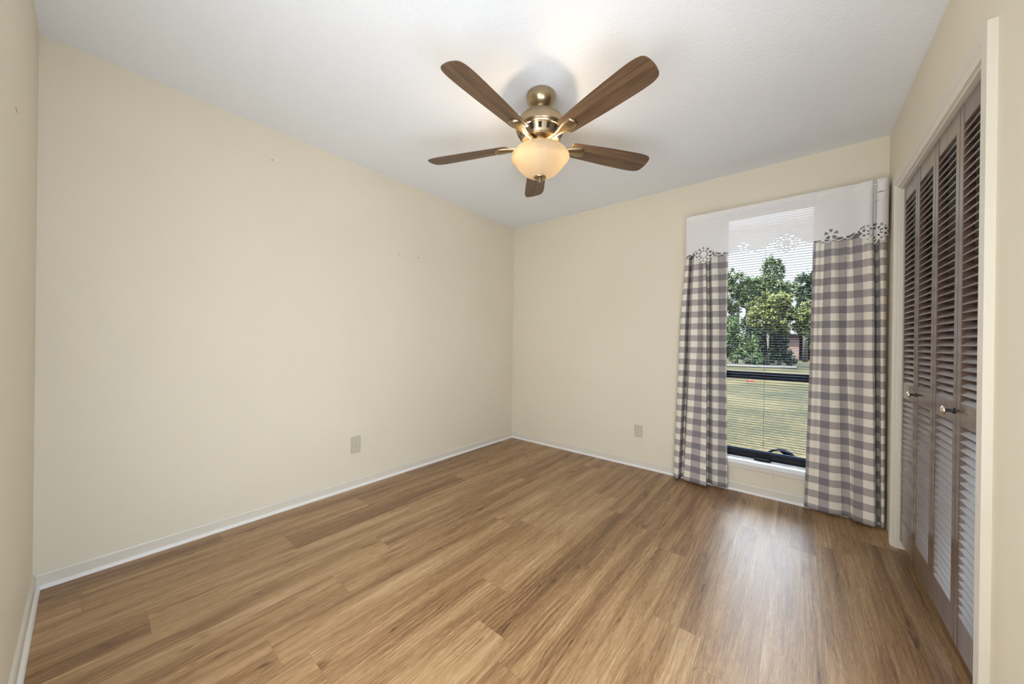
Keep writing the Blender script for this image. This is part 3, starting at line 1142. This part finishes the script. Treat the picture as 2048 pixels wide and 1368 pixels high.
# motor housing: dome, band, flared vented skirt
bm = bmesh.new()
lathe(bm, [(0.0, -0.0960), (0.024, -0.0960), (0.050, -0.1000), (0.078, -0.1090), (0.100, -0.1220), (0.116, -0.1380), (0.122, -0.1480), (0.120, -0.1495), (0.1235, -0.1510), (0.128, -0.1630), (0.1305, -0.1780), (0.130, -0.1920), (0.124, -0.1980)], 72, cap=False)
shade_sharp(fpart('motor_housing', bm, MAT['brass']), 25)
bm = bmesh.new()
lathe(bm, [(0.124, -0.1970), (0.126, -0.2020), (0.122, -0.2070), (0.116, -0.2090), (0.104, -0.2340), (0.098, -0.2460), (0.101, -0.2500), (0.099, -0.2550), (0.070, -0.2580), (0.0, -0.2580)], 72, cap=False)
skirt = fpart('vented_skirt', bm, MAT['brass'])
shade_sharp(skirt, 30)
for i in range(16):
    bm = bmesh.new()
    a = 2 * math.pi * (i + 0.5) / 16
    ca, sa = math.cos(a), math.sin(a)
    def pt(r, z, w):
        return (r * ca - w * sa, r * sa + w * ca, z)
    e = 0.0016
    quad = [pt(0.1152 + e, -0.213, -0.0095), pt(0.1152 + e, -0.213, 0.0095), pt(0.1052 + e, -0.2355, 0.0072), pt(0.1052 + e, -0.2355, -0.0072)]
    quad2 = [pt(0.1092, -0.213, -0.0095), pt(0.1092, -0.213, 0.0095), pt(0.0992, -0.2355, 0.0072), pt(0.0992, -0.2355, -0.0072)]
    A = [bm.verts.new(p) for p in quad]
    B = [bm.verts.new(p) for p in quad2]
    bm.faces.new(A)
    bm.faces.new(B[::-1])
    for k in range(4):
        j = (k + 1) % 4
        bm.faces.new((A[k], A[j], B[j], B[k]))
    link_mesh('vent_slot', bm, MAT['vent_dark'], skirt)
# hub and switch housing
bm = bmesh.new()
lathe(bm, [(0.0, -0.248), (0.052, -0.248), (0.054, -0.253), (0.054, -0.268), (0.048, -0.272), (0.050, -0.276), (0.066, -0.281), (0.072, -0.288), (0.070, -0.296), (0.050, -0.300), (0.0, -0.300)], 48, cap=False)
shade_sharp(fpart('switch_housing', bm, MAT['brass']), 30)
# glass bowl with a rolled rim, open at the top
bm = bmesh.new()
outer = [(0.118, -0.2985), (0.134, -0.309), (0.147, -0.322), (0.1545, -0.334), (0.1555, -0.341), (0.152, -0.347), (0.142, -0.353), (0.135, -0.361), (0.125, -0.378), (0.108, -0.399), (0.088, -0.416), (0.066, -0.429), (0.045, -0.437), (0.020, -0.442), (0.006, -0.443)]
inner = [(0.006, -0.439), (0.044, -0.434), (0.068, -0.426), (0.090, -0.414), (0.105, -0.397), (0.121, -0.376), (0.131, -0.360), (0.139, -0.350), (0.148, -0.344), (0.1505, -0.336), (0.144, -0.324), (0.132, -0.312), (0.117, -0.302)]
prof = outer + inner + [outer[0]]
lathe(bm, prof, 72, cap=False)
bmesh.ops.remove_doubles(bm, verts=bm.verts, dist=1e-5)
fpart('glass_bowl', bm, MAT['glass_bowl'])
bm = bmesh.new()
lathe(bm, [(0.0, -0.434), (0.030, -0.4375), (0.034, -0.442), (0.032, -0.447), (0.021, -0.451), (0.012, -0.453), (0.011, -0.459), (0.0125, -0.463), (0.008, -0.468), (0.0, -0.469)], 32, cap=False)
shade_sharp(fpart('finial', bm, MAT['brass']), 40)
bm = bmesh.new()
tube(bm, [(0, 0, -0.298), (0, 0, -0.445)], 0.004, 10)
fpart('center_rod', bm, MAT['brass'])

BLADE_Z = -0.262
PITCH = math.radians(-13)


def blade_outline():
    """half widths along the blade: (r, w_left, w_right)"""
    keys = [(0.175, 0.036), (0.180, 0.045), (0.195, 0.0505), (0.24, 0.0535), (0.32, 0.058), (0.42, 0.0635), (0.52, 0.067), (0.58, 0.068), (0.62, 0.066), (0.645, 0.060), (0.658, 0.051), (0.664, 0.040)]
    return catmull(keys, 48)


def blade_mesh():
    bm = bmesh.new()
    th = 0.0028
    prof = blade_outline()
    N = 8
    sheets = []
    for s in (1, -1):
        rows_ = []
        for i, (r, w) in enumerate(prof):
            row = []
            for k in range(N + 1):
                q = -1 + 2 * k / N
                rr = r
                if i == len(prof) - 1:
                    rr = r + 0.006 * (1 - q * q)
                y = q * w
                edge = 1.0 if 0 < k < N and 0 < i < len(prof) - 1 else 0.55
                row.append(bm.verts.new((rr, y, s * th * edge)))
            rows_.append(row)
        sheets.append(rows_)
    n = len(prof)
    for s in (0, 1):
        for i in range(n - 1):
            for k in range(N):
                R_ = sheets[s]
                bm.faces.new((R_[i][k], R_[i + 1][k], R_[i + 1][k + 1], R_[i][k + 1]))
    A, B = sheets
    for i in range(n - 1):
        for k in (0, N):
            bm.faces.new((A[i][k], A[i + 1][k], B[i + 1][k], B[i][k]))
    for i in (0, n - 1):
        for k in range(N):
            bm.faces.new((A[i][k], A[i][k + 1], B[i][k + 1], B[i][k]))
    return bm


def iron_mesh():
    """cast bracket: a spoon shaped plate under the blade and an arm curving in to the hub"""
    bm = bmesh.new()
    keys = [(0.050, 0.013, -0.006), (0.085, 0.011, -0.004), (0.120, 0.011, -0.0035), (0.150, 0.017, -0.0035), (0.175, 0.025, -0.0035), (0.200, 0.0315, -0.0035), (0.222, 0.0345, -0.0035), (0.238, 0.0335, -0.0035), (0.249, 0.028, -0.0035), (0.256, 0.017, -0.0035)]
    prof = catmull(keys, 34)
    N = 8
    up, lo = [], []
    for i, (r, w, z) in enumerate(prof):
        ru, rl = [], []
        for k in range(N + 1):
            q = -1 + 2 * k / N
            drop = 0.012 * (1 - q * q) ** 0.5 if 0 < i < len(prof) - 1 else 0.0
            rr = r + (0.004 * (1 - q * q) if i == len(prof) - 1 else 0)
            ru.append(bm.verts.new((rr, q * w, z)))
            rl.append(bm.verts.new((rr, q * w, z - 0.002 - drop)))
        up.append(ru)
        lo.append(rl)
    n = len(prof)
    for S in (up, lo):
        for i in range(n - 1):
            for k in range(N):
                bm.faces.new((S[i][k], S[i + 1][k], S[i + 1][k + 1], S[i][k + 1]))
    for i in range(n - 1):
        for k in (0, N):
            bm.faces.new((up[i][k], up[i + 1][k], lo[i + 1][k], lo[i][k]))
    for i in (0, n - 1):
        for k in range(N):
            bm.faces.new((up[i][k], up[i][k + 1], lo[i][k + 1], lo[i][k]))
    return bm


def screw_bm():
    bm = bmesh.new()
    lathe(bm, [(0.0, -0.0165), (0.003, -0.016), (0.0045, -0.0135), (0.0045, -0.006)], 12, (0, 0, 0), cap=False)
    return bm


b0 = link_mesh('blade', blade_mesh(), MAT['blade'], fan)
i0 = link_mesh('blade_iron', iron_mesh(), MAT['brass'], b0, True)
shade_sharp(i0, 50)
scr = []
for (r, y, dz) in ((0.190, 0.0, 0.001), (0.226, 0.016, 0.004), (0.226, -0.016, 0.004)):
    if not scr:
        q = link_mesh('screw', screw_bm(), MAT['knob_brass'], i0, True)
    else:
        q = scr[0].copy()
        COL.objects.link(q)
        q.parent = i0
    q.location = (r, y, dz)
    scr.append(q)
A0 = math.radians(272.7)
for i in range(5):
    if i == 0:
        bl = b0
    else:
        bl = b0.copy()
        COL.objects.link(bl)
        ir = i0.copy()
        COL.objects.link(ir)
        ir.parent = bl
        for q in scr:
            qc = q.copy()
            COL.objects.link(qc)
            qc.parent = ir
    bl.parent = fan
    bl.matrix_local = Matrix.Translation((0, 0, BLADE_Z)) @ Matrix.Rotation(A0 - i * 2 * math.pi / 5, 4, 'Z') @ Matrix.Rotation(PITCH, 4, 'X')

# the lamp's own light: three bulbs inside the bowl
for k in range(3):
    a = math.radians(20 + 120 * k)
    add_light('fan_bulb', 'POINT', (FX + 0.090 * math.cos(a), FYY + 0.090 * math.sin(a), H - 0.303), 1.7, (1.0, 0.81, 0.56), shadow_soft_size=0.014)

# ------------------------------------------------------------------ outside
bm = bmesh.new()
n = 60
gv = [[bm.verts.new((-30 + 70 * i / n, D + T + 0.0 + 75 * j / n, GROUND + 0.04 * noise.noise(Vector((i * 0.5, j * 0.5, 0))))) for j in range(n + 1)] for i in range(n + 1)]
for i in range(n):
    for j in range(n):
        bm.faces.new((gv[i][j], gv[i + 1][j], gv[i + 1][j + 1], gv[i][j + 1]))
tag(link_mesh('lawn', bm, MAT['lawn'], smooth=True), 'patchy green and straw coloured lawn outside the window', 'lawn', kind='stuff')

# pale gravel edge along the foot of the shrubs
bm = bmesh.new()
random.seed(3)
pa, pb = [], []
for i in range(40):
    x = -8 + 10.6 * i / 39
    yc = 25.0 + 0.42 * (x + 1)
    pa.append(bm.verts.new((x, yc - 1.3 + 0.25 * random.random(), GROUND + 0.035)))
    pb.append(bm.verts.new((x, yc + 0.9 + 0.25 * random.random(), GROUND + 0.045)))
for i in range(39):
    bm.faces.new((pa[i], pa[i + 1], pb[i + 1], pb[i]))
r_ = bmesh.ops.extrude_face_region(bm, geom=list(bm.faces))
for v in [g_ for g_ in r_['geom'] if isinstance(g_, bmesh.types.BMVert)]:
    v.co.z += 0.03
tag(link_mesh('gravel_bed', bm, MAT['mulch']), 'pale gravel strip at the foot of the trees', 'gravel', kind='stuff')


def foliage(blobs, count, size, seed, flat=0.55):
    """leaf cards spread through ellipsoids (cx, cy, cz, rx, ry, rz, weight)"""
    rnd = random.Random(seed)
    bm = bmesh.new()
    tot = sum(b[6] for b in blobs)
    for cx, cy, cz, rx, ry, rz, wgt in blobs:
        # sub-clumps make the outline uneven
        ncl = 46
        clumps = []
        for _ in range(ncl):
            while True:
                p = Vector((rnd.uniform(-1, 1), rnd.uniform(-1, 1), rnd.uniform(-1, 1)))
                if 0.15 < p.length < 1:
                    break
            clumps.append((p, rnd.uniform(0.12, 0.34)))
        for _ in range(int(count * wgt / tot)):
            cp, cr = rnd.choice(clumps)
            d = Vector((rnd.gauss(0, 1), rnd.gauss(0, 1), rnd.gauss(0, 1))).normalized() * cr * rnd.random() ** 0.5 * (1.0 if rnd.random() < 0.8 else 1.9)
            q = cp + d
            pos = Vector((cx + q.x * rx, cy + q.y * ry, cz + q.z * rz))
            if pos.z < GROUND + 0.05:
                pos.z = GROUND + 0.05 + rnd.random() * 0.2
            nrm = (d.normalized() * 0.8 + Vector((rnd.gauss(0, .5), rnd.gauss(0, .5), rnd.gauss(0.35, .5)))).normalized()
            a = nrm.orthogonal().normalized()
            a.rotate(Matrix.Rotation(rnd.random() * 6.28, 3, nrm))
            b = nrm.cross(a)
            s = size * rnd.uniform(0.6, 1.3)
            vs = [bm.verts.new(pos + a * s), bm.verts.new(pos + b * s * flat + nrm * s * .12), bm.verts.new(pos - a * s), bm.verts.new(pos - b * s * flat + nrm * s * .12)]
            bm.faces.new(vs)
    return bm


def plant(name, label, cat, base, blobs, count, size, seed, mat, trunk=None, group=None):
    root = empty(name, (base[0], base[1], GROUND), 0, label, cat, group)
    off = Vector((base[0], base[1], GROUND))
    bm = foliage(blobs, count, size, seed)
    for v in bm.verts:
        v.co -= off
    link_mesh('foliage', bm, mat, root)
    if trunk:
        bm = bmesh.new()
        for pts, rad in trunk:
            tube(bm, [Vector(p) - off for p in pts], rad, 10)
        link_mesh('trunk', bm, MAT['bark'], root, True)
    return root


G = GROUND
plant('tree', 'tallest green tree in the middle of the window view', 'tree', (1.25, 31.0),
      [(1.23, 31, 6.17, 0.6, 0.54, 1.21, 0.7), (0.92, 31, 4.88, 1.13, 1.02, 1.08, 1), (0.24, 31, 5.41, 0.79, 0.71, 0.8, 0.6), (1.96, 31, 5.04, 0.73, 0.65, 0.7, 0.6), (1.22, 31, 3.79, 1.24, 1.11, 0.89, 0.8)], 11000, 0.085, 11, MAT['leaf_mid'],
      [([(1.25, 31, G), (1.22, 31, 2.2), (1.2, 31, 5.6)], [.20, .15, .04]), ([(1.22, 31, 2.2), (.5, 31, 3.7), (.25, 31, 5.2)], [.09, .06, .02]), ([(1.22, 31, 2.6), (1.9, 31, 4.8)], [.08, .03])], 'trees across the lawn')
plant('tree', 'loose open crowned tree at the left edge of the window view', 'tree', (-0.75, 29.5),
      [(-0.52, 29.5, 5.35, 0.84, 0.75, 0.89, 0.9), (-0.93, 29.5, 4.24, 0.75, 0.68, 1.08, 0.9), (-0.07, 29.5, 4.26, 0.62, 0.56, 0.77, 0.5), (-1.09, 29.5, 2.71, 0.54, 0.49, 0.79, 0.5), (-1.35, 29.5, 5.79, 0.55, 0.5, 0.91, 0.5)], 6500, 0.08, 21, MAT['leaf_mid'],
      [([(-.75, 29.5, G), (-.72, 29.5, 2.0), (-.6, 29.5, 5.0)], [.13, .10, .03]), ([(-.72, 29.5, 2.0), (-.2, 29.5, 3.2), (-.05, 29.5, 4.2)], [.07, .05, .02]), ([(-.72, 29.5, 2.2), (-1.3, 29.5, 4.0), (-1.35, 29.5, 5.6)], [.06, .04, .02])], 'trees across the lawn')
plant('tree', 'dark green tree behind the yellowish one on the right', 'tree', (3.1, 36.0),
      [(2.89, 36, 5.71, 0.59, 0.53, 1.03, 0.7), (3.55, 36, 5.84, 0.42, 0.38, 1.17, 0.6), (3.14, 36, 4.62, 0.74, 0.67, 0.79, 0.6), (3.1, 36, 3.7, .8, .7, .7, .5)], 7500, 0.09, 31, MAT['leaf_dark'],
      [([(3.1, 36, G), (3.1, 36, 2.6), (3.0, 36, 5.4)], [.18, .14, .04])], 'trees across the lawn')
plant('tree', 'yellow green tree left of centre with a rounded leafy crown', 'tree', (1.2, 27.0),
      [(1.15, 27, 3.61, 0.88, 0.79, 0.75, 1.0), (1.81, 27, 3.82, 0.6, 0.54, 0.55, 0.6), (0.83, 27, 2.75, 0.72, 0.65, 0.63, 0.7), (1.68, 27, 2.66, 0.64, 0.58, 0.68, 0.5)], 8500, 0.075, 41, MAT['leaf_yellow'],
      [([(1.2, 27, G), (1.2, 27, 1.6), (1.25, 27, 3.4)], [.10, .08, .03])], 'trees across the lawn')
plant('tree', 'yellow green tree on the right edge hanging over the brick house', 'tree', (3.6, 27.5),
      [(2.77, 27.5, 2.66, 0.62, 0.55, 0.67, 1.0), (2.24, 27.5, 3.1, 0.53, 0.48, 0.46, 0.5), (3.27, 27.5, 3.18, 0.5, 0.36, 0.66, 0.7), (1.91, 27.5, 2.0, 0.48, 0.43, 0.31, 0.4), (2.96, 27.5, 2.05, 0.41, 0.37, 0.42, 0.4)], 7000, 0.075, 51, MAT['leaf_yellow'],
      [([(3.7, 27.5, G), (3.65, 27.5, 1.4), (3.2, 27.5, 3.0)], [.11, .09, .03]), ([(3.5, 27.5, 2.0), (2.7, 27.5, 2.5), (2.2, 27.5, 2.9)], [.06, .04, .02])], 'trees across the lawn')
plant('shrub', 'tall dark shrub in the middle beneath the trees', 'shrub', (1.2, 28.8),
      [(0.81, 28.8, 1.12, 0.95, 0.86, 1.34, 1.0), (1.64, 28.8, 0.87, 0.64, 0.58, 1.11, 0.8), (2.26, 28.8, 0.25, 0.4, 0.36, 0.45, 0.3), (0.1, 28.8, 2.3, 0.55, 0.5, 0.96, 0.6), (1.33, 28.8, 2.28, 0.81, 0.73, 0.66, 0.6), (0.1, 28.9, .8, .7, .6, 1.0, .7)], 12500, 0.08, 61, MAT['leaf_dark'], None, 'shrubs across the lawn')
plant('shrub', 'bright green rounded shrub at the left edge of the lawn', 'shrub', (-.35, 26.6),
      [(-0.55, 26.6, 1.42, 0.58, 0.52, 1.36, 1.0), (0.31, 26.6, 0.73, 0.51, 0.46, 0.88, 0.6), (-1.06, 26.6, 1.74, 0.62, 0.56, 1.64, 0.7), (0.62, 26.6, 0.25, 0.32, 0.29, 0.44, 0.3), (-1.9, 26.8, 1.3, .8, .7, 1.4, .6)], 10500, 0.075, 71, MAT['leaf_bright'], None, 'shrubs across the lawn')
plant('shrub', 'bright green shrub at the right edge beside the brick house', 'shrub', (3.45, 29.0),
      [(3.36, 29, 2.1, 0.30, 0.28, 1.19, 1.0), (3.75, 29, 1.6, 0.45, 0.40, 1.7, 0.9)], 4200, 0.075, 81, MAT['leaf_bright'], None, 'shrubs across the lawn')
# distant hedge line closing the horizon
for k, (x, y, h) in enumerate(((-3.0, 39, 3.2), (0.1, 41, 3.0))):
    plant('shrub', ['dark distant hedge clump seen under the open crowned tree', 'dark distant hedge clump behind the tall middle shrub'][k], 'shrub', (x, y),
          [(x, y, h * .45, 1.45, 1.0, h * .55, 1.0)], 3200, 0.13, 100 + k, MAT['leaf_dark'], None, 'distant hedge clumps')

house = empty('brick_house', (4.2, 38.0, GROUND), label='red brick house with a dark porch opening seen past the trees', cat='house')


def hpart(name, bm, mat):
    o = link_mesh(name, bm, mat)
    reparent(o, house)
    return o


bm = bmesh.new()
box(bm, (1.7, 40.0, G), (2.75, 45, 2.15))
box(bm, (4.6, 40.0, G), (8.5, 45, 2.15))
box(bm, (2.75, 43.0, G), (4.6, 45, 2.15))
hpart('wall', bm, MAT['brick'])
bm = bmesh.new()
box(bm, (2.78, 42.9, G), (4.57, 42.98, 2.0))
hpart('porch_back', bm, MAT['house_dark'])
bm = bmesh.new()
prism(bm, [(39.5, 2.1), (45.5, 2.1), (42.5, 3.5)], (1.4, 0, 0), (8.9, 0, 0), (0, 1, 0), (0, 0, 1))
hpart('roof', bm, MAT['roof'])
bm = bmesh.new()
box(bm, (3.15, 42.80, 0.0), (3.25, 42.88, 1.9))
box(bm, (2.95, 42.80, 1.45), (3.5, 42.88, 1.52))
hpart('porch_door_frame', bm, MAT['house_white'])

# little red marker on the lawn
mk = empty('lawn_marker', (1.36, 14.06, GROUND), label='tiny red marker flag on the lawn', cat='marker')
bm = bmesh.new()
tube(bm, [(-0.04, 0, 0.0), (-0.04, 0, 0.16)], 0.006, 8)
link_mesh('stake', bm, MAT['frame'], mk)
bm = bmesh.new()
box(bm, (-0.035, -0.004, 0.09), (0.16, 0.004, 0.155), 0.003, 1)
link_mesh('flag', bm, MAT['red'], mk)

# dark curved nozzle on the outer ledge, just behind the lower pane
bm = bmesh.new()
box(bm, (WX0 - 0.02, D + T, WZ0 - 0.05), (WX1 + 0.02, D + T + 0.09, WZ0 + 0.004), 0.003)
o = link_mesh('outer_ledge', bm, MAT['brick'])
reparent(o, win)
bm = bmesh.new()
yy = D + T + 0.045
tube(bm, [(2.395, yy, 0.262), (2.420, yy, 0.290), (2.450, yy, 0.312), (2.485, yy, 0.322), (2.515, yy, 0.314), (2.540, yy, 0.298), (2.560, yy, 0.276), (2.568, yy, 0.256)], [.006, .007, .008, .010, .020, .028, .028, .012], 12)
tag(link_mesh('hose_nozzle', bm, MAT['hose'], smooth=True), 'dark curved nozzle shape lying outside against the lower window pane', 'nozzle')
